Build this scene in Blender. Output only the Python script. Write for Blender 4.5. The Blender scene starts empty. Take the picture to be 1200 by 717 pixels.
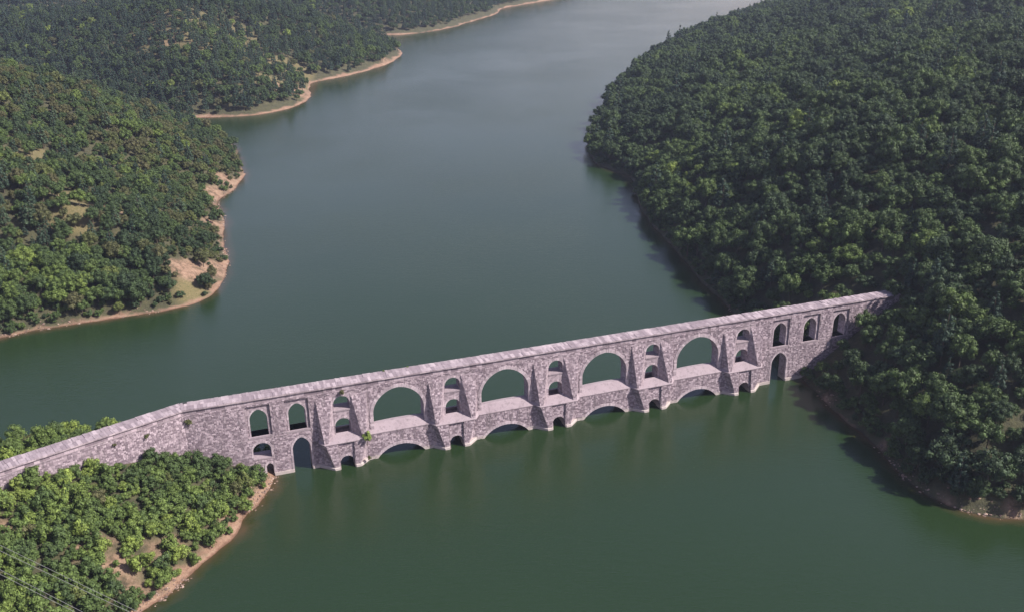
import bpy, bmesh, math, random
import numpy as np
from mathutils import Vector, Matrix
random.seed(7); rng = np.random.default_rng(11)
R = math.radians
sc = bpy.context.scene
COL = sc.collection

# ------------------------------------------------------------------ camera
CAM_H, PITCH, ROLL, HFOV = 129.93, R(22.5975), R(-0.577), R(54.81)
_fw = Vector((0, math.cos(PITCH), -math.sin(PITCH))); _up = Vector((0, math.sin(PITCH), math.cos(PITCH))); _rt = Vector((1, 0, 0))
rt = math.cos(ROLL)*_rt + math.sin(ROLL)*_up; up = -math.sin(ROLL)*_rt + math.cos(ROLL)*_up
cd = bpy.data.cameras.new('camera'); cam = bpy.data.objects.new('camera', cd); COL.objects.link(cam)
M = Matrix((rt, up, -_fw)).transposed().to_4x4(); M.translation = (0, 0, CAM_H)
cam.matrix_world = M
cd.sensor_fit = 'HORIZONTAL'; cd.angle = HFOV; cd.clip_start = 1; cd.clip_end = 9000
sc.camera = cam

# ------------------------------------------------------------------ light
SUN_EL = R(43); SUN_AZ = math.atan2(0.966, -0.26)        # azimuth from +Y towards +X
w = bpy.data.worlds.new('World'); sc.world = w; w.use_nodes = True
nt = w.node_tree
sky = nt.nodes.new('ShaderNodeTexSky'); sky.sky_type = 'NISHITA'; sky.sun_disc = False
sky.sun_elevation = SUN_EL; sky.sun_rotation = SUN_AZ; sky.air_density = 1.25; sky.dust_density = 0.8; sky.ozone_density = 1.0
bg = nt.nodes['Background']; bg.inputs['Strength'].default_value = 0.082
tm = nt.nodes.new('ShaderNodeMix'); tm.data_type = 'RGBA'; tm.blend_type = 'MULTIPLY'; tm.inputs[0].default_value = 1
nt.links.new(sky.outputs[0], tm.inputs[6]); tm.inputs[7].default_value = (1.22, .97, 1.06, 1); nt.links.new(tm.outputs[2], bg.inputs[0])
sl = bpy.data.lights.new('sun', 'SUN'); sl.energy = 5.0; sl.angle = R(0.5); sl.color = (1, 0.955, 0.89)
so = bpy.data.objects.new('sun', sl); COL.objects.link(so)
sd = Vector((math.sin(SUN_AZ)*math.cos(SUN_EL), math.cos(SUN_AZ)*math.cos(SUN_EL), math.sin(SUN_EL)))
so.rotation_euler = sd.to_track_quat('Z', 'Y').to_euler(); so.location = (200, -50, 300)
sc.view_settings.view_transform = 'Standard'; sc.view_settings.look = 'None'
sc.view_settings.exposure = 0.68; sc.view_settings.gamma = 1.0
sc.render.engine = 'CYCLES'
sc.cycles.max_bounces = 5; sc.cycles.diffuse_bounces = 2; sc.cycles.glossy_bounces = 2; sc.cycles.transmission_bounces = 2
sc.cycles.volume_bounces = 0; sc.cycles.use_denoising = True

# ------------------------------------------------------------------ numpy helpers
def vnoise(x, y, seed=0):
    xi = np.floor(x).astype(np.int64); yi = np.floor(y).astype(np.int64); fx = x-xi; fy = y-yi
    fx = fx*fx*(3-2*fx); fy = fy*fy*(3-2*fy)
    def h(a, b):
        n = (a*374761393 + b*668265263 + seed*974711) & 0x7fffffff
        n = ((n ^ (n >> 13))*1274126177) & 0x7fffffff
        return ((n ^ (n >> 16)) & 0xffff)/65535.0
    return (h(xi, yi)*(1-fx)+h(xi+1, yi)*fx)*(1-fy)+(h(xi, yi+1)*(1-fx)+h(xi+1, yi+1)*fx)*fy
def fbm(x, y, s, o=4, seed=0):
    x = np.asarray(x, float)/s; y = np.asarray(y, float)/s; t = 0; a = .5
    for i in range(o):
        t = t + a*(vnoise(x, y, seed+i*17)-.5)*2; a *= .5; x = x*2.03+3.1; y = y*2.03+7.7
    return t
def seg_dist(px, py, poly):
    d = np.full(px.shape, 1e9); ins = np.zeros(px.shape, bool); n = len(poly)
    for i in range(n):
        ax, ay = poly[i]; bx, by = poly[(i+1) % n]; ex, ey = bx-ax, by-ay
        t = np.clip(((px-ax)*ex+(py-ay)*ey)/(ex*ex+ey*ey+1e-9), 0, 1)
        d = np.minimum(d, np.hypot(px-ax-t*ex, py-ay-t*ey))
        c = (ay > py) != (by > py)
        ins ^= c & (px < ax+(py-ay)*ex/np.where(ey == 0, 1e-9, ey))
    return np.where(ins, d, -d)
def smooth(pts, it=2):                       # Chaikin corner cutting of an open line
    for _ in range(it):
        q = [pts[0]]
        for a, b in zip(pts[:-1], pts[1:]):
            q += [(a[0]*.75+b[0]*.25, a[1]*.75+b[1]*.25), (a[0]*.25+b[0]*.75, a[1]*.25+b[1]*.75)]
        pts = q+[pts[-1]]
    return pts

# ------------------------------------------------------------------ the valley: shores in metres
BX, BY, YAW = -41.652, 212.353, 0.337        # the aqueduct's own frame: x along it, -y outwards to the near side
def b2w(s, o):
    return BX+s*math.cos(YAW)+o*math.sin(YAW), BY+s*math.sin(YAW)-o*math.cos(YAW)
def w2b(x, y):
    dx, dy = x-BX, y-BY
    return dx*math.cos(YAW)+dy*math.sin(YAW), dx*math.sin(YAW)-dy*math.cos(YAW)
#TERRAIN-BEGIN
NEAR = smooth([(-60, 216), (-58, 208), (-57.5, 203), (-58, 198), (-59, 193), (-61, 190), (-60, 184), (-63, 175), (-68, 167), (-70, 161), (-74, 157), (-77, 150), (-83, 138), (-92, 120), (-120, 90), (-160, 40), (-200, -100)]) + \
    [(-900, -100), (-900, 120), (-300, 150)] + smooth([(-220, 182), (-165, 198), (-140, 211), (-125, 221), (-112, 226), (-98, 225), (-84, 220), (-70, 218), (-60, 216)])
LEFT = smooth([(-2600, 150), (-800, 190), (-420, 215), (-260, 245), (-205, 268), (-177, 281), (-164, 289), (-156, 295), (-144, 300), (-132, 306), (-119, 311), (-111, 316), (-106, 324), (-105, 334), (-107, 349), (-112, 368), (-119, 387), (-121, 401), (-128, 423), (-137, 441), (-135, 447), (-132, 462), (-134, 484), (-139, 504), (-148, 528), (-153, 548), (-172, 582), (-225, 625), (-300, 690), (-420, 760), (-520, 800)]) + [(-800, 840), (-2600, 900)]
SECOND = smooth([(-2600, 910), (-800, 850), (-520, 810), (-420, 775), (-330, 712), (-260, 655), (-217, 629), (-195, 631), (-168, 632), (-152, 645), (-142, 670), (-139, 704), (-150, 745), (-145, 763), (-131, 777), (-109, 817), (-96, 861), (-94, 905), (-109, 955), (-150, 985), (-260, 1000), (-420, 1010)]) + [(-800, 1000), (-2600, 1000)]
THIRD = smooth([(-2600, 1000), (-700, 1010), (-420, 1020), (-250, 1035), (-144, 1030), (-113, 1023), (-85, 1040), (-60, 1081), (-35, 1148), (-11, 1224), (-9, 1262), (17, 1310), (61, 1372), (102, 1467), (180, 1700), (500, 2200)]) + [(500, 2600), (-2600, 2600)]
RIGHT = smooth([(1200, 2200), (700, 1700), (440, 1400), (318, 1222), (247, 1124), (160, 965), (104, 816), (73, 705), (54, 614), (44, 556), (41, 515), (46, 497), (60, 480), (57, 435), (59, 402), (63, 377), (66, 356), (69, 332), (72, 315), (75, 300), (79, 275), (83, 256), (85, 246), (86, 240), (87, 233), (90, 225), (92, 218), (93, 208), (95, 201), (97, 194), (101, 189), (106, 186.5), (114, 185), (128, 184), (160, 181), (230, 160), (400, 60), (700, -200)]) + [(2600, -200), (2600, 2200)]
def lands(x, y):
    x = np.asarray(x, float); y = np.asarray(y, float)
    return [seg_dist(x, y, p) for p in (NEAR, LEFT, SECOND, THIRD, RIGHT)]
def rise(d, s, H, beach=2.5, bs=.28):
    dd = np.maximum(d-beach, 0)
    return np.where(d < 0, np.maximum(.5*d, -9), bs*np.minimum(d, beach)+H*(1-np.exp(-dd*s/H)))
def height(x, y):
    x = np.asarray(x, float); y = np.asarray(y, float)
    jag = (fbm(x, y, 11, 4, 5)*1.7+fbm(x, y, 34, 2, 6)*1.4)*np.clip(y/450, .75, 2.4)
    D = [d+jag for d in lands(x, y)]
    n1 = fbm(x, y, 90, 4, 9); n2 = fbm(x, y, 22, 3, 21)
    sR = .80-.42*np.clip((y-380)/200, 0, 1)
    hs = [rise(D[0], .62, 21, 3), rise(D[1], .62, 105, 3), rise(D[2], .42, 130, 4), rise(D[3], .40, 120, 4), rise(D[4], sR, 78, 1.5)]
    z = hs[0]
    for h in hs[1:]: z = np.maximum(z, h)
    dm = np.maximum.reduce(D)
    z = z+np.where(dm > 0, (n1*16*np.clip(dm/120, 0, 1)+n2*2.2*np.clip(dm/25, 0, 1)), 0)
    return z, D
#TERRAIN-END

# ------------------------------------------------------------------ object helpers
def link(o, parent=None):
    COL.objects.link(o)
    if parent is not None: o.parent = parent
    return o
def obj(name, mesh, mat=None, parent=None, kind=None):
    o = bpy.data.objects.new(name, mesh)
    if mat is not None and not mesh.materials: mesh.materials.append(mat)
    if kind: o['kind'] = kind
    return link(o, parent)
def tag(o, label, cat, group=None):
    o['label'] = label; o['category'] = cat
    if group: o['group'] = group
    return o
def empty(name, loc=(0, 0, 0), rz=0, sz=1):
    o = bpy.data.objects.new(name, None); o.location = loc; o.rotation_euler = (0, 0, rz); o.empty_display_size = sz
    return link(o)
def mesh_from(name, V, F, mats=(), midx=None, smooth_=False):
    me = bpy.data.meshes.new(name); V = np.asarray(V, np.float32); F = np.asarray(F, np.int32); k = F.shape[1]
    me.vertices.add(len(V)); me.vertices.foreach_set('co', V.ravel())
    me.loops.add(F.size); me.loops.foreach_set('vertex_index', F.ravel())
    me.polygons.add(len(F)); me.polygons.foreach_set('loop_start', np.arange(0, F.size, k, dtype=np.int32))
    me.polygons.foreach_set('loop_total', np.full(len(F), k, np.int32))
    for m in mats: me.materials.append(m)
    if midx is not None: me.polygons.foreach_set('material_index', np.asarray(midx, np.int32))
    me.polygons.foreach_set('use_smooth', np.full(len(F), smooth_, bool))
    me.update(calc_edges=True); me.validate(); return me

# ------------------------------------------------------------------ materials
class NT:
    def __init__(s, name):
        s.m = bpy.data.materials.new(name); s.m.use_nodes = True; s.t = s.m.node_tree; s.t.nodes.clear()
        s.out = s.n('ShaderNodeOutputMaterial')
    def n(s, typ, ins=None, **kw):
        nd = s.t.nodes.new(typ)
        for k, v in kw.items(): setattr(nd, k, v)
        for k, v in (ins or {}).items():
            if isinstance(v, bpy.types.NodeSocket): s.t.links.new(v, nd.inputs[k])
            else: nd.inputs[k].default_value = v
        return nd
    def math(s, op, a, b=0.0, clamp=False):
        nd = s.n('ShaderNodeMath', {0: a, 1: b}, operation=op); nd.use_clamp = clamp; return nd.outputs[0]
    def mix(s, f, a, b, blend='MIX'):
        nd = s.t.nodes.new('ShaderNodeMix'); nd.data_type = 'RGBA'; nd.blend_type = blend
        for sock, v in ((nd.inputs[0], f), (nd.inputs[6], a), (nd.inputs[7], b)):
            if isinstance(v, bpy.types.NodeSocket): s.t.links.new(v, sock)
            else: sock.default_value = v if not isinstance(v, tuple) else (*v, 1)[:4]
        return nd.outputs[2]
    def ramp(s, f, stops, interp='LINEAR'):
        nd = s.n('ShaderNodeValToRGB', {0: f}); cr = nd.color_ramp; cr.interpolation = interp
        while len(cr.elements) < len(stops): cr.elements.new(.5)
        for e, (p, c) in zip(cr.elements, stops): e.position = p; e.color = (*c, 1) if len(c) == 3 else c
        return nd.outputs[0]
    def noise(s, vec, scale, detail=4, rough=.55):
        return s.n('ShaderNodeTexNoise', {'Vector': vec, 'Scale': scale, 'Detail': detail, 'Roughness': rough}).outputs['Fac']
    def surf(s, sh): s.t.links.new(sh, s.out.inputs['Surface']); return s.m

def stone_material(name, pale, dark, island=True, lift=0.0):
    t = NT(name); co = t.n('ShaderNodeTexCoord').outputs['Object']; g = t.n('ShaderNodeNewGeometry')
    vo = t.n('ShaderNodeTexVoronoi', {'Vector': t.n('ShaderNodeMapping', {'Vector': co, 'Scale': (1.5, 1.5, 2.2)}).outputs[0], 'Scale': 1.0})
    vc = t.n('ShaderNodeSeparateColor', {0: vo.outputs['Color']}).outputs[0]
    n1 = t.noise(co, .22, 5, .6); n2 = t.noise(co, 1.6, 4, .65); n3 = t.noise(co, 6.0, 3, .6)
    f = t.math('ADD', t.math('MULTIPLY', n2, .55), t.math('MULTIPLY', n3, .35))
    if island: f = t.math('ADD', t.math('MULTIPLY', g.outputs['Random Per Island'], .75), t.math('MULTIPLY', f, .42))
    else: f = t.math('ADD', t.math('MULTIPLY', vc, .5), t.math('MULTIPLY', f, .55))
    c = t.ramp(f, [(.22, pale), (.48, tuple(.5*(a+b) for a, b in zip(pale, dark))), (.80, dark)])
    c = t.mix(t.ramp(n1, [(.48, (0, 0, 0)), (.68, (.5, .5, .5))]), c, (.23, .18, .20))          # old grey weathering
    sx = t.n('ShaderNodeSeparateXYZ', {0: co})
    # vertical run-off streaks and the bleached band of the changing water level
    st = t.noise(t.n('ShaderNodeMapping', {'Vector': co, 'Scale': (1.3, 1.3, .07)}).outputs[0], 1.0, 4, .6)
    c = t.mix(t.ramp(st, [(.52, (0, 0, 0)), (.70, (.62, .62, .62))]), c, (.16, .13, .14))
    band = t.math('ADD', sx.outputs['Z'], t.math('MULTIPLY', n2, .9))
    c = t.mix(t.ramp(t.math('MULTIPLY', band, .5), [(.0, (.75, .75, .75)), (.60, (.7, .7, .7)), (.74, (0, 0, 0))]), c, (.47, .40, .37))
    bp = t.n('ShaderNodeBump', {'Strength': .6, 'Distance': .12, 'Height': t.math('ADD', n2, t.math('MULTIPLY', n3, .5))})
    b = t.n('ShaderNodeBsdfPrincipled', {'Base Color': c, 'Roughness': .92, 'Normal': bp.outputs[0]})
    b.inputs['Specular IOR Level'].default_value = .2
    return t.surf(b.outputs[0])
STONE = stone_material('rubble_stone', (.48, .385, .42), (.19, .145, .168))
MORTAR = stone_material('wall_mortar', (.46, .37, .40), (.19, .147, .168), island=False)
ASHLAR = stone_material('dressed_stone', (.45, .37, .39), (.25, .20, .22))

VOUSSOIR = stone_material('arch_stone', (.54, .445, .475), (.34, .275, .30))

def leaf_material(name, stops, transl=.28):
    t = NT(name); g = t.n('ShaderNodeNewGeometry')
    at = t.n('ShaderNodeAttribute', attribute_name='tint', attribute_type='INSTANCER').outputs['Fac']
    c = t.ramp(at, stops)
    v = t.math('ADD', t.math('MULTIPLY', g.outputs['Random Per Island'], 1.05), .48)
    c = t.mix(1.0, c, t.n('ShaderNodeCombineColor', {0: v, 1: v, 2: v}).outputs[0], 'MULTIPLY')
    d = t.n('ShaderNodeBsdfPrincipled', {'Base Color': c, 'Roughness': .62}); d.inputs['Specular IOR Level'].default_value = .25
    tr = t.n('ShaderNodeBsdfTranslucent', {'Color': t.mix(1.0, c, (1.0, 1.15, .55), 'MULTIPLY')})
    mx = t.n('ShaderNodeMixShader', {0: transl, 1: d.outputs[0], 2: tr.outputs[0]})
    return t.surf(mx.outputs[0])
LEAF = leaf_material('leaves', [(0, (.036, .058, .026)), (.35, (.066, .100, .032)), (.6, (.108, .152, .038)), (.8, (.175, .225, .048)), (.9, (.086, .094, .036)), (1, (.098, .092, .042))], .16)
NEEDLE = leaf_material('needles', [(0, (.028, .050, .034)), (.5, (.044, .070, .042)), (1, (.065, .095, .05))], .10)
def plain(name, c, rough=.8, metal=0):
    t = NT(name); co = t.n('ShaderNodeTexCoord').outputs['Object']; n = t.noise(co, 5, 4)
    cc = t.mix(n, tuple(v*.75 for v in c), tuple(min(1, v*1.2) for v in c))
    return t.surf(t.n('ShaderNodeBsdfPrincipled', {'Base Color': cc, 'Roughness': rough, 'Metallic': metal}).outputs[0])
BARK = plain('bark', (.10, .075, .055), .95)
CABLE = plain('aluminium_cable', (.30, .295, .27), .7, .1)
DARKHOLE = plain('shaft_dark', (.03, .03, .03), .8)  # near-black colour stands in for the shade down a hole

# ------------------------------------------------------------------ terrain
BARE = []      # (x, y, radius, strength): open soil or grass patches, filled in below
GRASS = []
BARE += [(-102, 165, 4, .9), (-88, 166, 2.2, .8), (-80.5, 165, 2.8, .85), (-77, 162, 2.6, .8), (-84, 169, 2, .7), (-75, 172, 2.5, .8), (-72, 175, 2, .8),
         (-116, 334, 8, .95), (-111, 345, 6, .9), (-118, 392, 6, .7), (-150, 362, 6, .8), (-249, 745, 9, .6), (-226, 735, 8, .5), (-158, 690, 9, .8), (-150, 715, 8, .7),
         (86, 241, 3, .9), (99, 191, 2.2, .9), (112, 187, 2.2, .8), (-137, 449, 7, .95), (-138, 470, 7, .9), (-124, 402, 7, .9), (-109, 352, 6, .9), (-143, 700, 12, .9), (-100, 850, 10, .8)]
BARE += [(93, 217, 2, .8)]
GRASS += [(-165, 362, 11, 1), (-158, 345, 9, .9), (-147, 362, 7, .9), (-198, 386, 10, .9), (-193, 404, 9, .8), (-113, 322, 6, .9), (-210, 350, 9, .6), (-260, 790, 24, .6), (-249, 745, 22, .85), (-222, 735, 22, .8), (-222, 806, 26, .75), (-191, 761, 20, .85), (-172, 770, 20, .8), (-163, 695, 18, .8), (-280, 765, 18, .7), (-152, 730, 15, .7)]
def axis(parts):
    out = []
    for a, b, st in parts: out += list(np.arange(a, b, st))
    return np.array(out+[parts[-1][1]])
xs = axis([(-2500, -1200, 130), (-1200, -700, 40), (-700, -330, 9), (-330, 330, 2.6), (330, 700, 9), (700, 1200, 40), (1200, 2500, 130)])
ys = axis([(-500, -20, 60), (-20, 110, 8), (110, 360, 2.6), (360, 800, 5), (800, 1500, 9), (1500, 2500, 90)])
GX, GY = np.meshgrid(xs, ys)
GZ, GD = height(GX, GY)
def sample(A, x, y):
    i = np.clip(np.searchsorted(xs, x)-1, 0, len(xs)-2); j = np.clip(np.searchsorted(ys, y)-1, 0, len(ys)-2)
    fx = np.clip((x-xs[i])/(xs[i+1]-xs[i]), 0, 1); fy = np.clip((y-ys[j])/(ys[j+1]-ys[j]), 0, 1)
    return (A[j, i]*(1-fx)+A[j, i+1]*fx)*(1-fy)+(A[j+1, i]*(1-fx)+A[j+1, i+1]*fx)*fy
def patch(x, y, lst):
    m = np.zeros(np.shape(x))
    for px, py, r, s in lst:
        d = np.hypot(x-px, y-py)/r + fbm(x, y, max(4, r*.7), 3, 31)*.45
        m = np.maximum(m, s*np.clip((1.1-d)*3, 0, 1))
    return m
bare = patch(GX, GY, BARE); grass = patch(GX, GY, GRASS)
DM = np.maximum.reduce(GD)
DM = np.where((GD[4] > -8) & (GD[4] > GD[0]), GD[4]+4.5, DM); DM = np.where((GD[1] > -8) & (GD[1] > GD[2]), GD[1]+1.6, DM)      # the right shore is rock under overhanging trees
ny, nx = GX.shape
ii = (np.arange(ny-1)[:, None]*nx+np.arange(nx-1)[None]).ravel()
F = np.stack([ii, ii+1, ii+nx+1, ii+nx], 1)
gm = mesh_from('terrain', np.stack([GX, GY, GZ], -1).reshape(-1, 3), F, smooth_=True)
for nm, A in (('bare', bare), ('grass', grass), ('shore', DM)):
    a = gm.attributes.new(nm, 'FLOAT', 'POINT'); a.data.foreach_set('value', A.astype(np.float32).ravel())
t = NT('hillside_soil'); pos = t.n('ShaderNodeNewGeometry').outputs['Position']
nA = t.noise(pos, .05, 5, .6); nB = t.noise(pos, .35, 5, .65); nC = t.noise(pos, 1.6, 4, .7)
A_ = lambda n: t.n('ShaderNodeAttribute', attribute_name=n).outputs['Fac']
litter = t.ramp(nB, [(.3, (.040, .038, .020)), (.6, (.070, .066, .030)), (.75, (.11, .085, .05))])
soil = t.ramp(t.math('ADD', t.math('MULTIPLY', nB, .6), t.math('MULTIPLY', nC, .4)), [(.30, (.15, .085, .055)), (.48, (.25, .15, .10)), (.62, (.34, .225, .155)), (.75, (.21, .13, .085))])
grs = t.ramp(nC, [(.3, (.10, .095, .035)), (.55, (.17, .135, .06)), (.75, (.23, .165, .09))])
c = t.mix(t.math('MULTIPLY', A_('grass'), 1.0, True), litter, grs)
bf = t.math('MULTIPLY', A_('bare'), t.ramp(t.math('ADD', nB, t.math('MULTIPLY', nC, .35)), [(.45, (.15, .15, .15)), (.70, (1, 1, 1))]), True)
c = t.mix(bf, c, soil)
edge = t.math('ADD', A_('shore'), t.math('MULTIPLY', t.math('SUBTRACT', nA, .5), 14.0))
edge = t.math('ADD', edge, t.math('MULTIPLY', t.math('SUBTRACT', nB, .5), 5.5))
c = t.mix(t.ramp(t.math('DIVIDE', edge, 10.0), [(.16, (1, 1, 1)), (.38, (0, 0, 0))]), c, soil)
sz_ = t.n('ShaderNodeSeparateXYZ', {0: pos}).outputs['Z']
wet = t.ramp(t.math('ADD', t.math('MULTIPLY', sz_, 1.4), t.math('MULTIPLY', nB, .3)), [(.18, (.55, .48, .45)), (.5, (1, 1, 1))])
c = t.mix(1.0, c, wet, 'MULTIPLY')
bp = t.n('ShaderNodeBump', {'Strength': .8, 'Distance': .5, 'Height': t.math('ADD', nB, nC)})
t.surf(t.n('ShaderNodeBsdfPrincipled', {'Base Color': c, 'Roughness': .95, 'Normal': bp.outputs[0]}).outputs[0])
obj('terrain', gm, t.m, kind='structure')

# ------------------------------------------------------------------ water
wxs = axis([(-2500, -400, 150), (-400, -140, 12), (-140, 150, 4), (150, 2500, 150)]); wys = axis([(-500, 100, 60), (100, 360, 4), (360, 700, 10), (700, 2500, 60)])
WX, WY = np.meshgrid(wxs, wys); wz, WD = height(WX, WY); WD = -np.maximum.reduce(WD)
ny, nx = WX.shape; ii = (np.arange(ny-1)[:, None]*nx+np.arange(nx-1)[None]).ravel()
wm = mesh_from('water', np.stack([WX, WY, 0*WX], -1).reshape(-1, 3), np.stack([ii, ii+1, ii+nx+1, ii+nx], 1))
a = wm.attributes.new('offshore', 'FLOAT', 'POINT'); a.data.foreach_set('value', WD.astype(np.float32).ravel())
t = NT('lake_water'); pos = t.n('ShaderNodeNewGeometry').outputs['Position']
off = t.n('ShaderNodeAttribute', attribute_name='offshore').outputs['Fac']
nL = t.noise(pos, .012, 3, .5)
silt = t.math('ADD', off, t.math('MULTIPLY', t.math('SUBTRACT', t.noise(pos, .12, 3), .5), 6.0))
deep = t.mix(nL, (.013, .028, .009), (.017, .034, .012))
c = t.mix(t.ramp(t.math('DIVIDE', silt, 8.0), [(.0, (1, 1, 1)), (.12, (.5, .5, .5)), (.45, (0, 0, 0))]), deep, (.065, .045, .022))
mp = t.n('ShaderNodeMapping', {'Vector': pos, 'Rotation': (0, 0, R(25)), 'Scale': (1, 2.6, 1)}).outputs[0]
r1 = t.noise(mp, .22, 3, .6); r2 = t.noise(mp, .9, 3, .6)
calm = t.ramp(t.noise(pos, .010, 3, .55), [(.38, (.38, .38, .38)), (.68, (.72, .72, .72))])
hgt = t.math('ADD', t.math('MULTIPLY', r1, .10), t.math('MULTIPLY', r2, .13))
bp = t.n('ShaderNodeBump', {'Strength': calm, 'Distance': 1.0, 'Height': hgt})
b = t.n('ShaderNodeBsdfPrincipled', {'Base Color': c, 'Roughness': .09, 'IOR': 1.45, 'Normal': bp.outputs[0]})
t.surf(b.outputs[0])
obj('water', wm, t.m, kind='structure')

# ------------------------------------------------------------------ the aqueduct
AQ = empty('aqueduct', (BX, BY, 0), YAW, 5)
tag(AQ, 'long pinkish grey two-tiered stone arched aqueduct standing in the green lake', 'aqueduct')
DECK = 21.6; TH = 3.4; BEND = -36.3; ANG = R(20.4); X1 = 164.0
PIERS = [28.0*k for k in range(5)]; BAYS = [14+28.0*k for k in range(4)]
def arch(cx, hw, z0, spring, crown, n=14, pointed=0.0):
    """outline of an opening, counter-clockwise from lower right: floor z0, springing and crown height"""
    pts = [(cx+hw, z0)]; h = crown-spring
    for i in range(n+1):
        a_ = math.pi*i/n; c_, s_ = math.cos(a_), math.sin(a_)
        s2 = s_ if not pointed else (1-pointed)*s_ + pointed*(1-abs(c_)**1.25)
        pts.append((cx+hw*c_, spring+h*s2))
    return pts+[(cx-hw, z0)]
def plate(name, outline, holes, y0, y1):
    """a wall: outline and holes in the x-z plane, from depth y0 (near) to y1"""
    cu = bpy.data.curves.new(name, 'CURVE'); cu.dimensions = '2D'; cu.fill_mode = 'BOTH'; cu.extrude = (y1-y0)/2
    for pts in [outline]+holes:
        sp = cu.splines.new('POLY'); sp.points.add(len(pts)-1); sp.use_cyclic_u = True
        for p, q in zip(sp.points, pts): p.co = (q[0], q[1], 0, 1)
    o = bpy.data.objects.new(name, cu); COL.objects.link(o)
    me = bpy.data.meshes.new_from_object(o.evaluated_get(bpy.context.evaluated_depsgraph_get()))
    bpy.data.objects.remove(o); bpy.data.curves.remove(cu)
    n = len(me.vertices); co = np.zeros(n*3, np.float32); me.vertices.foreach_get('co', co); co = co.reshape(-1, 3)
    me.vertices.foreach_set('co', np.stack([co[:, 0], (y0+y1)/2-co[:, 2], co[:, 1]], -1).ravel())
    me.materials.clear(); me.name = name; me.update(); return me
def part(name, me, mat, parent=AQ, kind=None): return obj(name, me, mat, parent, kind)
def boxes_mesh(name, B):
    """B: list of 8-corner arrays"""
    q = np.array([[0, 3, 2, 1], [4, 5, 6, 7], [0, 1, 5, 4], [1, 2, 6, 5], [2, 3, 7, 6], [3, 0, 4, 7]])
    V = np.array(B, float).reshape(-1, 3); F = (np.arange(len(B))[:, None, None]*8+q[None]).reshape(-1, 4)
    return mesh_from(name, V, F)
def box8(x0, x1, y0, y1, z0, z1):
    return [(x0, y0, z0), (x1, y0, z0), (x1, y1, z0), (x0, y1, z0), (x0, y0, z1), (x1, y0, z1), (x1, y1, z1), (x0, y1, z1)]
def solid(name, V, F):
    me = bpy.data.meshes.new(name); me.from_pydata(V, [], F); me.update()
    bm = bmesh.new(); bm.from_mesh(me); bmesh.ops.recalc_face_normals(bm, faces=bm.faces); bm.to_mesh(me); bm.free(); return me
def inside(p, poly):
    x, z = p; c = False; n = len(poly)
    for i in range(n):
        x0, z0 = poly[i]; x1, z1 = poly[i-1]
        if (z0 > z) != (z1 > z) and x < x0+(z-z0)*(x1-x0)/(z1-z0): c = not c
    return c
def ring(cx, hw, spring, crown, wd, n, y0, y1, pointed=0.0, a0=0.0, zmin=-9, legs=0):
    """voussoirs round an arch as wedge blocks"""
    B = []; h = crown-spring
    def pt(a_, k):
        c_, s_ = math.cos(a_), math.sin(a_)
        s2 = s_ if not pointed else (1-pointed)*s_ + pointed*(1-abs(c_)**1.25)
        return cx+(hw+k)*c_, spring+(h+k)*s2
    for i in range(n):
        g = .03; a_, b_ = [a0+(math.pi-2*a0)*(i+u)/n for u in (g, 1-g)]
        e = random.uniform(0, .05); w2 = wd*random.uniform(.92, 1.1)
        i0, i1, o0, o1 = pt(a_, -.02), pt(b_, -.02), pt(a_, w2), pt(b_, w2)
        if max(o0[1], o1[1]) < zmin: continue
        q = [i0, o0, o1, i1]
        B.append([(p[0], y0-e, p[1]) for p in q]+[(p[0], y1, p[1]) for p in q])
    z = spring
    while legs and z > legs+.2:                   # dressed jamb stones under the springing
        zz = max(legs, z-random.uniform(.45, .65)); e = random.uniform(0, .05)
        for sgn in (-1, 1):
            x0, x1 = sorted((cx+sgn*(hw-.02), cx+sgn*(hw+wd*random.uniform(.7, 1.15))))
            B.append(box8(x0, x1, y0-e, y1, zz+.015, z-.015))
        z = zz
    return boxes_mesh('arch_ring', B)
OPEN = []            # every opening or frame (x-z outline) that the rubble facing keeps clear of, by wall
WIN_L = [-19.75, -10.7]; WIN_R = [124.2, 134.2, 144.1]
def end_wall(x0, x1, wins, low, doors):
    rects = [[(c+2.85, 11.0), (c+2.85, 19.55), (c-2.85, 19.55), (c-2.85, 11.0)] for c in wins]
    out = [(x0, -6)]
    holes_b = [arch(c, 2.08, 11.3, 15.9, 18.4, 16, .25) for c in wins]
    for cx, hw, sp, cr in sorted(doors):
        a_ = arch(cx, hw, -6, sp, cr, 14, .25); out += a_[::-1]
    out += [(x1, -6), (x1, 20.2), (x0, 20.2)]
    hl = [arch(c, hw, z0, sp, cr, 14) for c, hw, z0, sp, cr in low]
    part('end_wall', plate('end_wall', out, hl+holes_b, .45, TH), MORTAR)
    part('end_wall_face', plate('end_wall_face', out, hl+rects, 0, .453), MORTAR)
    cl = []
    for c in wins:
        part('arch_ring', ring(c, 2.08, 15.9, 18.4, .42, 13, .40, .7, .25, 0, -9, 11.3), VOUSSOIR, kind='stuff')
        part('window_sill', boxes_mesh('window_sill', [box8(c-2.84, c+2.84, -.06, 3.44, 10.78, 11.3)]), ASHLAR)
        cl.append([(c+3.0, 10.7), (c+3.0, 19.7), (c-3.0, 19.7), (c-3.0, 10.7)])
    for c, hw, z0, sp, cr in low:
        part('arch_ring', ring(c, hw, sp, cr, .5, 13, -.07, .4, 0, 0, -9, z0), VOUSSOIR, kind='stuff')
        part('window_sill', boxes_mesh('window_sill', [box8(c-hw-.05, c+hw+.05, -.08, 3.44, z0-.3, z0+.02)]), ASHLAR)
        cl.append(arch(c, hw+.55, z0-.35, sp, cr+.55, 14))
    for cx, hw, sp, cr in doors:
        part('arch_ring', ring(cx, hw, sp, cr, .5, 13, -.07, .4, .25, 0, -9, -.6), VOUSSOIR, kind='stuff')
        cl.append(arch(cx, hw+.55, -6, sp, cr+.55, 14, .45))
    return cl
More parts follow.
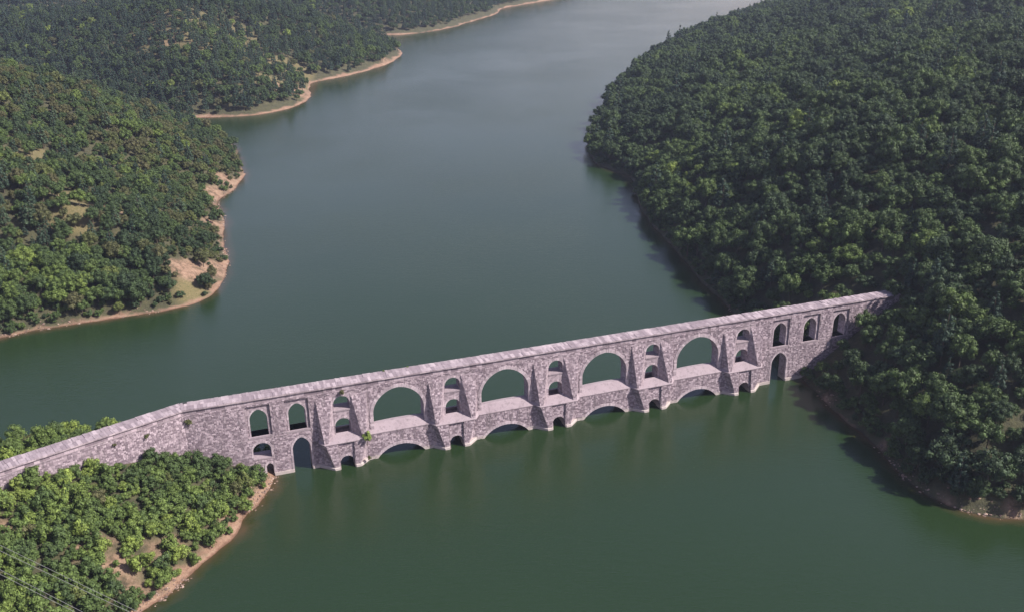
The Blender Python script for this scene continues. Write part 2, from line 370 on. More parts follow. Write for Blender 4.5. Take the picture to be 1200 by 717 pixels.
cl_left = end_wall(BEND-.3, -4.6, WIN_L, [(-19.75, 2.15, 5.3, 7.6, 9.55)], [(-18.35, .85, 2.7, 3.7), (-10.45, 2.2, 6.2, 9.3)])
cl_right = end_wall(116.6, X1, WIN_R, [], [(124.6, 2.5, 6.2, 9.35)])
# the upper tier between them
holes = [arch(c, 6.45, 6.6, 12.1, 18.5, 30, .10) for c in BAYS]
for p in PIERS:
    holes += [arch(p, 2.0, 14.7, 16.7, 18.55, 14), arch(p, 1.95, 7.0, 10.6, 12.5, 14)]
part('upper_wall', plate('upper_wall', [(-4.6, 5.5), (116.6, 5.5), (116.6, 20.2), (-4.6, 20.2)], holes, 0.0, TH), MORTAR)
cl_up = []
for c in BAYS:
    part('arch_ring', ring(c, 6.45, 12.1, 18.5, .85, 33, -.09, .5, .10, 0, -9, 7.6), VOUSSOIR, kind='stuff'); cl_up.append(arch(c, 7.3, 6, 12.1, 19.35, 24, .18))
for p in PIERS:
    part('arch_ring', ring(p, 2.0, 16.7, 18.55, .4, 11, -.06, .4), VOUSSOIR, kind='stuff')
    part('arch_ring', ring(p, 1.95, 10.6, 12.5, .45, 11, -.06, .4), VOUSSOIR, kind='stuff')
    part('window_sill', boxes_mesh('window_sill', [box8(p-2.05, p+2.05, -.12, 3.5, 14.45, 14.8)]), ASHLAR)
    cl_up.append([(p+6.2, 5), (p+6.2, 15.), (p+3.2, 19.3), (p-3.2, 19.3), (p-6.2, 15.), (p-6.2, 5)])
# the lower tier, thicker, with its sloping ledges
LY0, LY1 = -.9, TH+.9
out = [(-5.4, -6)]
marks = sorted([(c, 6.2, -3.2, 3.0, 'b') for c in BAYS]+[(p, 1.9, 1.5, 3.3, 'p') for p in PIERS])
for c, hw, spg, cr, k in marks:
    if k == 'p': out += arch(c, hw, -6, spg, cr, 12)[::-1]
    else: out += [(c-7.2, -6)]+[(c-7.2*math.cos(a_), -3.4+6.4*math.sin(a_)) for a_ in np.linspace(0, math.pi, 25)]+[(c+7.2, -6)]
out += [(117.4, -6), (117.4, 7.2), (-5.4, 7.2)]
part('lower_wall', plate('lower_wall', out, [], LY0, LY1), MORTAR)
cl_low = []
for c in BAYS:
    part('arch_ring', ring(c, 7.2, -3.4, 3.0, .7, 27, LY0-.08, LY0+.4, 0, 0, -.5), VOUSSOIR, kind='stuff')
    cl_low.append([(c-7.9*math.cos(a_), -3.4+7.1*math.sin(a_)) for a_ in np.linspace(0, math.pi, 25)][::-1])
    n = 12; V = []; F = []
    for i in range(n+1):
        x = c-9.9+19.8*i/n; h = .45*math.cos((x-c)/9.9*math.pi/2)
        V += [(x, LY0-.14, 7.0), (x, LY0-.14, 7.16+h*.1), (x, TH/2-.5, 8.55+h), (x, TH/2+.5, 8.55+h), (x, LY1+.14, 7.16+h*.1), (x, LY1+.14, 7.0)]
    for i in range(n):
        for j in range(6): F.append((6*i+j, 6*i+(j+1) % 6, 6*i+6+(j+1) % 6, 6*i+6+j))
    F += [tuple(range(6)), tuple(range(6*n, 6*n+6))]
    part('ledge', solid('ledge', V, F), ASHLAR)
# piers: pyramidal buttresses either side of the narrow openings
def o_low(z): return 3.0-.07*z
def o_up(z): return 2.25*(19.0-z)/11.8+.02
def xo_low(z): return 3.0+2.1*z/7.1
def xo_up(z): return 6.3-1.1*(19.0-z)/11.8
def xi_up(z): return 2.2+2.0*(19.0-z)/11.8
def buttress(sgn, face):
    def lv(z, fo, xi, xo):
        return [(sgn*x, -o if face > 0 else TH+o, z) for x, o in ((2.05, -.3), (xi(z), fo(z)), (xo(z), fo(z)), (6.4, -.3))]
    res = []
    for nm, z0, z1, fo, xi, xo in (('lower_buttress', -5, 7.15, o_low, lambda z: 1.95, xo_low), ('upper_buttress', 7.0, 18.95, o_up, xi_up, xo_up)):
        V = lv(z0, fo, xi, xo)+lv(z1, fo, xi, xo); F = [(0, 1, 2, 3), (4, 5, 6, 7), (0, 1, 5, 4), (1, 2, 6, 5), (2, 3, 7, 6), (3, 0, 4, 7)]
        res.append((nm, solid(nm, V, F)))
    return res
def infill(face):
    me = plate('pier_infill', [(-2.05, -6)]+arch(0, 1.75, -6, 1.5, 3.25, 12)[::-1]+[(2.05, -6), (2.05, 7.1), (-2.05, 7.1)], [], 0, 1)
    for v in me.vertices:
        o = o_low(v.co.z)-.45 if v.co.y < .5 else .3
        v.co.y = -o if face > 0 else TH+o
    bm = bmesh.new(); bm.from_mesh(me); bmesh.ops.recalc_face_normals(bm, faces=bm.faces); bm.to_mesh(me); bm.free(); return me
def hip(face):
    f = o_low(7.1)+.15; V = []
    for z in (6.98, 7.14):
        for x, o in ((-5.25, f), (5.25, f), (6.6, .85), (-6.6, .85)): V.append((x, o, z))
    V += [(-5.6, -.25, 8.5), (5.6, -.25, 8.5)]
    V = [(x, -o if face > 0 else TH+o, z) for x, o, z in V]
    F = [(0, 1, 2, 3), (0, 1, 5, 4), (1, 2, 6, 5), (2, 3, 7, 6), (3, 0, 4, 7), (4, 5, 9, 8), (5, 6, 9), (6, 7, 8, 9), (7, 4, 8)]
    return solid('pier_ledge', V, F)
def plinth(face):
    V = []
    for z, g in ((-5, .22), (.55, .22), (.75, .02)):
        for x, o in ((-6.45-g, .2), (-xo_low(z)-g*.8, o_low(z)+g), (-1.98, o_low(z)+g), (-1.98, .2)): V.append((x, -o if face > 0 else TH+o, z))
    F = [(8, 9, 10, 11)]+[(4*k+j, 4*k+(j+1) % 4, 4*k+4+(j+1) % 4, 4*k+4+j) for k in (0, 1) for j in range(4)]
    V2 = [(-x, y, z) for x, y, z in V]
    return [solid('plinth', V, F), solid('plinth', V2, F)]
PB = {}
for face in (1, -1):
    PB[face] = [m for s_ in (-1, 1) for m in buttress(s_, face)]+[('pier_infill', infill(face)), ('pier_ledge', hip(face))]+[('plinth', m) for m in plinth(face)]
for p in PIERS:
    for face in (1, -1):
        for nm, me in PB[face]:
            o = part(nm, me, ASHLAR if nm in ('pier_ledge', 'plinth') else MORTAR); o.location = (p, 0, 0)
    rr = ring(p, 1.75, 1.5, 3.25, .4, 9, -(o_low(3)-.45)-.07, -(o_low(3)-.45)+.3); part('arch_ring', rr, VOUSSOIR, kind='stuff')
# plinths of the end walls, string courses
def courses(name, B, mat=ASHLAR): part(name, boxes_mesh(name, B), mat)
for b_ in ((-17.4, -12.75), (-8.15, -5.2), (117.4, 122.0), (127.2, 137)): courses('plinth', [box8(*b_, -.28, 1, -5, .78)])
for b_ in ((-26.3, -22.95), (-16.55, -13.6), (-7.8, -4.7), (118.2, 121.1), (127.3, 131.1), (137.3, 140)): courses('string_course', [box8(*b_, -.14, .3, 10.5, 10.75)])
# parapet course: blocks of slightly different size, then the cornice and the cover slabs of the channel
def row(x0, x1, y0, y1, z0, z1, l0, l1, jy=.04, jz=.03, mapf=None):
    B = []; x = x0
    while x < x1-.05:
        l = min(random.uniform(l0, l1), x1-x); e = random.uniform(0, jy); k = random.uniform(-jz, jz)
        b = box8(x+.015, x+l-.015, y0-e, y1+e, z0, z1+k)
        B.append([mapf(q) for q in b] if mapf else b); x += l
    return B
def wing(q, drop=0.0):                      # main frame -> the approach wall that bends towards the viewer
    x, y, z = q; t_ = x-BEND
    return (BEND+t_*math.cos(ANG)-y*math.sin(ANG), y*math.cos(ANG)+t_*math.sin(ANG), z-drop)
XW = BEND-100
part('parapet', boxes_mesh('parapet', row(BEND-.2, X1, 0, TH, 20.2, 21.3, .8, 1.9)), STONE, kind='stuff')
part('cornice', boxes_mesh('cornice', row(BEND-.3, X1, -.36, TH+.36, 21.22, 21.46, .9, 1.8, .06, .01)), ASHLAR, kind='stuff')
part('cover_slab', boxes_mesh('cover_slab', row(BEND-.3, X1, -.28, TH/2-.02, 21.44, 21.60, .45, 1.05, .06, .06)+row(BEND-.3, X1, TH/2+.02, TH+.28, 21.44, 21.60, .45, 1.05, .06, .06)), ASHLAR, kind='stuff')
wg = lambda q: wing(q, .004)
part('approach_wall', boxes_mesh('approach_wall', [[wg(q) for q in box8(XW, BEND+.9, 0, TH, -2, 20.2)]]), MORTAR)
part('string_course', boxes_mesh('string_course', [[wg(q) for q in box8(XW, BEND+.1, -.16, TH+.16, 20.05, 20.28)]]), ASHLAR)
part('parapet', boxes_mesh('parapet', row(XW, BEND+.2, 0, TH, 20.2, 21.3, .8, 1.9, mapf=wg)), STONE, kind='stuff')
part('cornice', boxes_mesh('cornice', row(XW, BEND+.7, -.36, TH+.36, 21.22, 21.46, .9, 1.8, .06, .01, mapf=wg)), ASHLAR, kind='stuff')
part('cover_slab', boxes_mesh('cover_slab', row(XW, BEND+.5, -.28, TH/2-.02, 21.44, 21.60, .45, 1.05, .06, .06, mapf=wg)+row(XW, BEND+.8, TH/2+.02, TH+.28, 21.44, 21.60, .45, 1.05, .06, .06, mapf=wg)), ASHLAR, kind='stuff')
part('shaft_opening', boxes_mesh('shaft_opening', [box8(BEND+.3, BEND+1.2, TH-.5, TH+.2, 21.5, 21.72)]), DARKHOLE)  # solid block on the slabs, painted black as the dark inside of a shaft
# rubble facing: every stone a block of its own standing a little proud
def facing(x0, x1, z0, z1, y, clear, ymap=None, mapf=None, xlim=None):
    B = []; z = z0
    while z < z1-.15:
        h = random.uniform(.34, .52); h = min(h, z1-z); x = x0+random.uniform(-.6, 0)
        while x < x1:
            l = random.uniform(.36, .85)
            a_, b_ = x+.03, x+l-.03; x += l
            zc, zt = z+.025, z+h-.025; g0, g1 = random.uniform(-.03, .03), random.uniform(-.03, .03)
            if xlim:
                m0, m1 = xlim((zc+zt)/2); a_, b_ = max(a_, m0), min(b_, m1)
            a_, b_ = max(a_, x0), min(b_, x1)
            if b_-a_ < .2 or random.random() < .10: continue
            if any(inside(q, p) for p in clear for q in ((a_, zc), (b_, zc), (a_, zt), (b_, zt), ((a_+b_)/2, (zc+zt)/2))): continue
            e = random.uniform(.02, .12)
            y0 = [y-e]*2 if ymap is None else [ymap(zc)-e, ymap(zt)-e]
            yb = [y+.12]*2 if ymap is None else [ymap(zc)+.12, ymap(zt)+.12]
            b = [(a_, y0[0], zc+g0*.5), (b_, y0[0], zc+g1*.5), (b_, yb[0], zc), (a_, yb[0], zc), (a_, y0[1], zt+g0), (b_, y0[1], zt+g1), (b_, yb[1], zt), (a_, yb[1], zt)]
            B.append([mapf(q) for q in b] if mapf else b)
        z += h
    return B
B = facing(BEND+.1, -5.3, -.2, 20.02, 0, cl_left)+facing(117.5, 166, -.2, 20.02, 0, cl_right)
part('stone_facing', boxes_mesh('stone_facing', B), STONE, kind='stuff')
B = facing(-5.2, 117.2, 8.2, 20.02, 0, cl_up)
part('stone_facing', boxes_mesh('stone_facing', B), STONE, kind='stuff')
cl_p = [[(p+5.2, -6), (p+5.2, 8), (p-5.2, 8), (p-5.2, -6)] for p in PIERS]
part('stone_facing', boxes_mesh('stone_facing', facing(-5.2, 117.2, -.2, 6.9, LY0, cl_low+cl_p)), STONE, kind='stuff')
part('stone_facing', boxes_mesh('stone_facing', facing(XW+30, BEND-.05, 4, 20.02, 0, [], mapf=wg)), STONE, kind='stuff')
for p in PIERS:
    B = []
    for sg in (-1, 1):
        for xi, xo, fo, z0, z1 in ((lambda z: 2.0, xo_low, o_low, .8, 6.9), (xi_up, xo_up, o_up, 7.4, 18.6)):
            lim = (lambda z, sg=sg, xi=xi, xo=xo: (p+xi(z)+.04, p+xo(z)-.04) if sg > 0 else (p-xo(z)+.04, p-xi(z)-.04))
            B += facing(p-6.5, p+6.5, z0, z1, 0, [], ymap=lambda z, fo=fo: -fo(z), xlim=lim)
    B += facing(p-2, p+2, .2, 6.85, 0, [arch(p, 2.15, -6, 1.5, 3.7, 12)], ymap=lambda z: -o_low(z)+.45)
    part('stone_facing', boxes_mesh('stone_facing', B), STONE, kind='stuff')
# the far side of the walls
B = [[(x, TH-y, z) for x, y, z in b] for b in facing(-30, 166, -.2, 20.02, 0, cl_left+cl_right+cl_up+[[(117, -6), (117, 8.6), (-5.3, 8.6), (-5.3, -6)]])]
B = [b[4:]+b[:4] for b in B]
part('stone_facing', boxes_mesh('stone_facing', B), STONE, kind='stuff')

# ------------------------------------------------------------------ plants: templates
def ico(n=1):
    bm = bmesh.new(); bmesh.ops.create_icosphere(bm, subdivisions=n, radius=1)
    V = np.array([v.co[:] for v in bm.verts]); F = np.array([[v.index for v in f.verts] for f in bm.faces]); bm.free(); return V, F
IV, IF = ico(1)
def leaf_cards(cen, rad, n, size, rs, upb=.35, squash=.85):
    d = rs.normal(size=(n, 3)); d[:, 2] += .25; d /= np.linalg.norm(d, axis=1)[:, None]
    pos = cen+d*rad*np.array([1, 1, squash])*rs.uniform(.78, 1.10, (n, 1))
    nrm = d*1.0+rs.normal(size=(n, 3))*.33+np.array([0, 0, upb*.5]); nrm /= np.linalg.norm(nrm, axis=1)[:, None]
    a = np.cross(nrm, rs.normal(size=(n, 3))); a /= np.linalg.norm(a, axis=1)[:, None]; b = np.cross(nrm, a)
    s = size*rs.uniform(.6, 1.3, (n, 1)); k = rs.uniform(.45, .8, (n, 1))
    tip = pos+a*s; return np.stack([pos-a*s*.8, pos-b*s*k+a*s*.1, tip-nrm*s*.25, pos+b*s*k+a*s*.1], 1)
def crown_mesh(name, blobs, leaf, per, mat, seed, upb=.35):
    rs = np.random.default_rng(seed); Q = []; V = []; F = []; n0 = 0
    for (cx, cy, cz, r) in blobs:
        Q.append(leaf_cards(np.array([cx, cy, cz]), r, max(12, int(per*r*r)), leaf, rs, upb))
        v = IV*r*.72*rs.uniform(.85, 1.1, (len(IV), 1))*np.array([1, 1, .85])+np.array([cx, cy, cz]); V.append(v); F.append(IF+n0); n0 += len(IV)
    Q = np.concatenate(Q); F = np.concatenate(F)
    V = np.concatenate(V+[Q.reshape(-1, 3)])
    fq = np.arange(len(Q)*4).reshape(-1, 4)+n0
    F = np.concatenate([F, fq[:, [0, 1, 2]], fq[:, [0, 2, 3]]])
    return V, F
def trunk_geo(h, r, limbs, seed):
    rs = random.Random(seed); V = []; F = []
    def tube(p, q, r0, r1, k=6):
        p = Vector(p); q = Vector(q); d = (q-p).normalized(); a = d.orthogonal().normalized(); b = d.cross(a); n = len(V)
        for c, rr in ((p, r0), (q, r1)):
            for i in range(k): V.append(tuple(c+(a*math.cos(2*math.pi*i/k)+b*math.sin(2*math.pi*i/k))*rr))
        for i in range(k):
            j = (i+1) % k; F.append((n+i, n+j, n+k+j)); F.append((n+i, n+k+j, n+k+i))
    tube((0, 0, -1.2), (0, 0, h*.5), r, r*.75); tube((0, 0, h*.5), (rs.uniform(-.2, .2), rs.uniform(-.2, .2), h), r*.75, r*.4)
    for i in range(limbs):
        a = 2*math.pi*i/limbs+rs.uniform(-.4, .4); z = h*rs.uniform(.5, .85); l = h*rs.uniform(.35, .6)
        tube((0, 0, z), (math.cos(a)*l, math.sin(a)*l, z+l*.75), r*.4, r*.15, 5)
    return np.array(V), np.array(F)
def make_kind(kind, i):
    rs = np.random.default_rng(100+i*7+{'broadleaf_tree': 0, 'pine_tree': 1000, 'shrub': 2000}[kind]); bl = []
    if kind == 'broadleaf_tree':       # unit: about 7 m across, 7 m tall
        wx, wy = rs.uniform(.88, 1.15, 2); m = 11+i % 5; tall = rs.uniform(.85, 1.2)
        for k in range(m):                 # billowing boughs spread over a dome
            u = (k+.5)/m; el = -.35+1.3*u; ph = 2.4*k+rs.uniform(-.4, .4); c_ = math.sqrt(max(0, 1-min(1, max(el, 0))**2)); rr = 2.55*c_*rs.uniform(.8, 1.1)
            bl.append((rr*math.cos(ph)*wx, rr*math.sin(ph)*wy, 4.0+el*2.2*tall*rs.uniform(.85, 1.15), rs.uniform(.85, 1.45)))
        bl.append((0, 0, 4.1, 2.25)); tr = trunk_geo(4.2, .2, 5, i); leaf, per, mat, upb = .24, 66, LEAF, .3
    elif kind == 'pine_tree':          # about 4.6 m across, 9 m tall
        for k in range(7):
            z = 2.6+k*1.0; R_ = 2.1*(1-k/7.6)**.8; m = max(1, int(6-k*.7))
            for j in range(m):
                ph = 2*math.pi*(j+rs.uniform(-.25, .25))/m+k; bl.append((R_*.75*math.cos(ph), R_*.75*math.sin(ph), z+rs.uniform(-.3, .3), (.45+.42*(1-k/7))*rs.uniform(.85, 1.15)))
        bl.append((0, 0, 9.2, .4)); tr = trunk_geo(8.4, .17, 0, i); leaf, per, mat, upb = .22, 75, NEEDLE, .15
    else:                              # shrub about 3.4 m across, 2.8 m tall
        for k in range(9+i % 4):
            ph = rs.uniform(0, 2*math.pi); el = rs.uniform(-.3, 1.0); rr = 1.2*math.sqrt(max(0, 1-max(el, 0)**2))*rs.uniform(.5, 1.1)
            bl.append((rr*math.cos(ph), rr*math.sin(ph), 1.25+el*1.0*rs.uniform(.7, 1.35), rs.uniform(.40, .75)))
        bl.append((0, 0, 1.1, .9)); tr = trunk_geo(1.2, .08, 5, i); leaf, per, mat, upb = .17, 130, LEAF, .4
    cv, cf = crown_mesh(kind, bl, leaf, per, mat, i, upb); tv, tf = tr
    crown = mesh_from('crown', cv, cf, (mat,)); trunk = mesh_from('trunk', tv, tf, (BARK,))
    whole = mesh_from(kind, np.concatenate([cv, tv]), np.concatenate([cf, tf+len(cv)]), (mat, BARK), np.r_[np.zeros(len(cf)), np.ones(len(tf))])
    return crown, trunk, whole
NT_ = {'broadleaf_tree': 12, 'pine_tree': 6, 'shrub': 10}
TPL = {k: [make_kind(k, i) for i in range(n)] for k, n in NT_.items()}
CSIZE = {'broadleaf_tree': 7.0, 'pine_tree': 5.5, 'shrub': 3.3}

# ------------------------------------------------------------------ plants: where they stand
def jitter_grid(x0, x1, y0, y1, sp):
    gx, gy = np.meshgrid(np.arange(x0, x1, sp), np.arange(y0, y1, sp*.9)); gx = gx+((np.arange(gx.shape[0]) % 2)*sp/2)[:, None]
    return (gx+rng.uniform(-.36, .36, gx.shape)*sp).ravel(), (gy+rng.uniform(-.36, .36, gy.shape)*sp).ravel()
TREES = []           # kind, template, x, y, z, scale, rot, tint, zone
def visible_ok(x, y, z, m=60):
    P_ = np.stack([x, y, z-CAM_H], -1); de = P_ @ np.array(_fw); u = P_ @ np.array(rt)/de*1157.28; v = -(P_ @ np.array(up))/de*1157.28
    return (de > 20) & (np.abs(u) < 600+m*1157/np.maximum(de, 50)*.25+m) & (v < 358+m+40) & (v > -358-m-20), de
def scatter(zone, idx, box, sp, dmin, mix, sc_rng, tintf, dens=None):
    x, y = jitter_grid(*box, sp)
    vis, _ = visible_ok(x, y, np.full(x.shape, 30.), 170); x, y = x[vis], y[vis]
    d = sample(GD[idx], x, y); z = sample(GZ, x, y)
    ok = (d > dmin+rng.uniform(-1, 1.2, x.shape)+np.where((y < 197) & (x > 60), .9, 0)) & (z > .25)
    x, y, z, d = x[ok], y[ok], z[ok], d[ok]
    b = patch(x, y, BARE); g = patch(x, y, GRASS)
    ok = (rng.random(x.shape) > np.maximum(b*.95, g*(.62 if zone == 'second' else .82)))
    if dens is not None: ok &= rng.random(x.shape) < dens(x, y, d)
    x, y, z, d = x[ok], y[ok], z[ok], d[ok]
    tv = tintf(x, y, d)
    for i in range(len(x)):
        kind = mix(x[i], y[i], d[i]); s = (sc_rng[0]+(sc_rng[1]-sc_rng[0])*rng.random()**1.5)*(1.15 if kind == 'pine_tree' else 1)
        if kind == "broadleaf_tree" and zone == "near": s *= .62
        q = w2b(x[i], y[i]); r_ = (.2 if kind == 'shrub' else .32)*CSIZE[kind]*s
        if zone == 'right' and kind != 'shrub' and 134 < q[0] < 149.5 and 0 < q[1] < 10.5: s = min(s, .62); r_ = .32*CSIZE[kind]*s
        if (BEND < q[0] < X1 and -TH-.8-r_ < q[1] < .3+r_ and q[0] < 162.5): continue
        if q[0] <= BEND+3:
            t_ = (q[0]-BEND)*math.cos(ANG)-q[1]*math.sin(ANG); y_ = -(q[0]-BEND)*math.sin(ANG)-q[1]*math.cos(ANG)
            if -.3-r_ < y_ < TH+.9+r_: continue
        TREES.append([kind, int(rng.integers(NT_[kind])), x[i], y[i], z[i], s, rng.uniform(0, 6.283), float(np.clip(tv[i], 0, 1)), zone, float(s*rng.uniform(.82, 1.28))])
def tint_right(x, y, d):
    p_ = .28*np.exp(-((x-78)/30)**2-((y-425)/60)**2)+.22*np.exp(-((x-96)/18)**2-((y-300)/22)**2)+.16*np.exp(-((x-103)/10)**2-((y-258)/10)**2)
    return np.clip(.16+p_+fbm(x, y, 38, 3, 3)*.5+rng.normal(0, .15, x.shape), 0, .80)
def tint_left(x, y, d):
    t_ = .21+.36*np.exp(-((x+155)/28)**2-((y-310)/16)**2)+fbm(x, y, 60, 3, 8)*.55+rng.normal(0, .15, x.shape); dry = rng.random(x.shape) < np.clip(.30+fbm(x, y, 50, 2, 91)*.45, .03, .6)*np.where((x > -185) & (y < 325), .15, 1); return np.where(dry, rng.uniform(.86, 1, x.shape), np.clip(t_, 0, .80))
def tint_far(x, y, d): return np.clip(.16+fbm(x, y, 70, 3, 8)*.4+rng.normal(0, .10, x.shape)+np.where(rng.random(x.shape) < .05, .7, 0), 0, .95)
def tint_near(x, y, d):
    t_ = .56+fbm(x, y, 14, 3, 12)*.55+rng.normal(0, .13, x.shape)+.2*np.exp(-((x+62)/6)**2-((y-197)/8)**2); dry = rng.random(x.shape) < .05; return np.where(dry, rng.uniform(.86, 1, x.shape), np.clip(t_, .1, .82))
def mix_right(x, y, d): return 'broadleaf_tree' if rng.random() < .94 else 'pine_tree'
def mix_left(x, y, d):
    u = rng.random(); p = .10+.3*max(0, float(fbm(np.array(x), np.array(y), 80, 2, 40)))
    if d < 14: return 'shrub' if u < .5 else 'broadleaf_tree'
    return 'pine_tree' if u < p else ('shrub' if u > .82 else 'broadleaf_tree')
def mix_far(x, y, d):
    u = rng.random(); return 'pine_tree' if u < .45 else 'broadleaf_tree'
scatter('right', 4, (40, 520, 165, 1250), 5.2, 1.2, mix_right, (.58, 1.5), tint_right)
scatter('right', 4, (40, 180, 199, 620), 2.3, -.2, lambda x, y, d: 'shrub', (.65, 1.35), tint_right, lambda x, y, d: np.where(d < 4.5, .95, 0))
scatter('right', 4, (85, 180, 165, 202), 2.4, 1.6, lambda x, y, d: 'shrub', (.7, 1.4), tint_right, lambda x, y, d: np.where(d < 7, .85, 0))
scatter('left', 1, (-520, -95, 255, 640), 3.7, 2.4, mix_left, (.40, .98), tint_left)
scatter('left', 1, (-300, -95, 255, 560), 2.3, 1.6, lambda x, y, d: 'shrub', (.5, 1.15), tint_left, lambda x, y, d: np.where(d < 34, .62, 0))
scatter('left', 1, (-205, -122, 262, 330), 4.4, 3.5, lambda x, y, d: 'broadleaf_tree', (.75, 1.2), tint_left, lambda x, y, d: np.where(d < 26, .8, 0))
scatter('second', 2, (-760, -80, 600, 1050), 5.6, 4, mix_far, (.7, 1.2), tint_far, lambda x, y, d: np.where(d < 12, .8, .97))
scatter('third', 3, (-700, 160, 1010, 1560), 7.0, 8, mix_far, (.8, 1.25), tint_far)
def mix_near(x, y, d):
    s_, o_ = w2b(x, y); return 'broadleaf_tree' if (o_ < -9 or (s_ < -45 and -(s_-BEND)*math.sin(ANG)-o_*math.cos(ANG) > TH+1)) and rng.random() < .12 else 'shrub'
scatter('near', 0, (-200, -50, 110, 240), 1.85, 1.3, mix_near, (.55, 1.5), tint_near)

#LABELS
T = TREES
X = np.array([q[2] for q in T]); Y = np.array([q[3] for q in T]); Z = np.array([q[4] for q in T]); S = np.array([q[5]*CSIZE[q[0]] for q in T])
ok, de = visible_ok(X, Y, Z+4, 0)
Pc = np.stack([X, Y, Z+4-CAM_H], -1); U = 600+Pc @ np.array(rt)/de*1157.28; Vv = 358.5-(Pc @ np.array(up))/de*1157.28
ok &= (U > 4) & (U < 1196) & (Vv > 4) & (Vv < 713)
blocked = np.zeros(len(T), bool)
for f_ in np.linspace(.4, .97, 36):
    hz = sample(GZ, X*f_, Y*f_); blocked |= hz+2.5 > (CAM_H+(Z+4-CAM_H)*f_)
ok &= ~blocked
size = np.where(ok, S*1157/de, 0)
single = np.zeros(len(T), bool)
CAP = {'broadleaf_tree': 300, 'pine_tree': 150, 'shrub': 300}
for k, cap in CAP.items():
    ix = [i for i in range(len(T)) if T[i][0] == k and size[i] > 0]; ix.sort(key=lambda i: -size[i])
    single[ix[:cap]] = True
def bulk(kind, s):
    lo, hi = {'broadleaf_tree': (.85, 1.15), 'pine_tree': (.8, 1.05), 'shrub': (.75, 1.1)}[kind]
    return 'small' if s < lo else 'broad' if s > hi else 'medium'
def shade(kind, v):
    if kind == 'pine_tree': return 'dark green'
    return 'deep green' if v < .22 else 'mid green' if v < .5 else 'fresh green' if v < .68 else 'yellowish green' if v < .85 else 'brownish olive'
def place_of(q, u, v):
    z = q[8]; s, o = w2b(q[2], q[3]); edge = float(max(sample(g_, q[2], q[3]) for g_ in GD))
    if z == 'right':
        if 0 < o < 22 and s < 182:
            return 'at the water beside the right aqueduct foot' if edge < 7 else 'in front of the last right end windows' if s < 158 else 'where the aqueduct runs into the forest'
        if o > 0:
            w_ = 'by the water' if edge < 8 else 'low' if edge < 20 else 'halfway up' if edge < 38 else 'high'
            h_ = 'next to the aqueduct' if o < 40 else 'near the lower right corner' if v > 430 else 'by the right border'
            return f'{w_} on the right slope {h_}'
        if s < 182 and o > -60: return 'on the shore behind the right aqueduct end' if edge < 12 else 'on the slope behind the right end windows'
        w_ = 'along the shadowy right shore' if edge < 12 else 'just above the right shore' if edge < 35 else 'midway up the right hill' if edge < 70 else 'high on the right hill'
        return f'{w_} ' + ('left of the bridge end' if u < 850 else 'above the bridge end' if u < 1040 else 'near the right border')
    if z == 'near':
        if o < -3.4 or v < 520 and u < 150: return 'behind the low left wall of the aqueduct'
        if s > -45 and o < 16: return 'at the wall foot near the lowest small door' if s > -33 else 'at the wall foot under the bend'
        if edge < 6: return 'along the bare shore near the small door' if v < 590 else 'along the bare shore at the view bottom'
        if v > 640: return 'by the power cables on the near left bank'
        return 'in the near thicket at the left border' if u < 90 else 'in the middle of the near bank thicket' if u < 190 else 'in the shoreward half of the near thicket'
    if z == 'left':
        w_ = 'beside the sandy shore' if edge < 12 else 'low' if edge < 40 else 'midway up' if edge < 80 else 'high'
        return f'{w_} on the left hillside ' + ('facing the aqueduct' if v > 300 else 'around the dry clearings' if v > 190 else 'towards the inlet behind')
    return 'on the far hills up the lake'
def plant(kind, ti, loc, s, rz, tint, label, cat, group, sz=None):
    r_ = empty(kind, loc, rz); r_.scale = (s, s, sz or s); tag(r_, label, cat, group)
    c_, t_, _ = TPL[kind][ti]
    co_ = obj('foliage' if kind == 'shrub' else 'crown', c_, None, r_); co_['tint'] = tint
    obj('stem' if kind == 'shrub' else 'trunk', t_, None, r_)
    return r_
CATS = {'broadleaf_tree': 'tree', 'pine_tree': 'tree', 'shrub': 'bush'}; WORD = {'broadleaf_tree': 'tree', 'pine_tree': 'pine', 'shrub': 'bush'}; PLUR = {'broadleaf_tree': 'broadleaf trees', 'pine_tree': 'pine trees', 'shrub': 'bushes'}
for i in np.nonzero(single)[0]:
    q = T[i]; pl = place_of(q, U[i], Vv[i]); sh = (bulk(q[0], q[5])+' '+shade(q[0], q[7])).replace('medium ', '')
    plant(q[0], q[1], (q[2], q[3], q[4]), q[5], q[6], q[7], f'{sh} {WORD[q[0]]} {pl}', CATS[q[0]], f'{sh} {PLUR[q[0]]} {pl}', q[9])
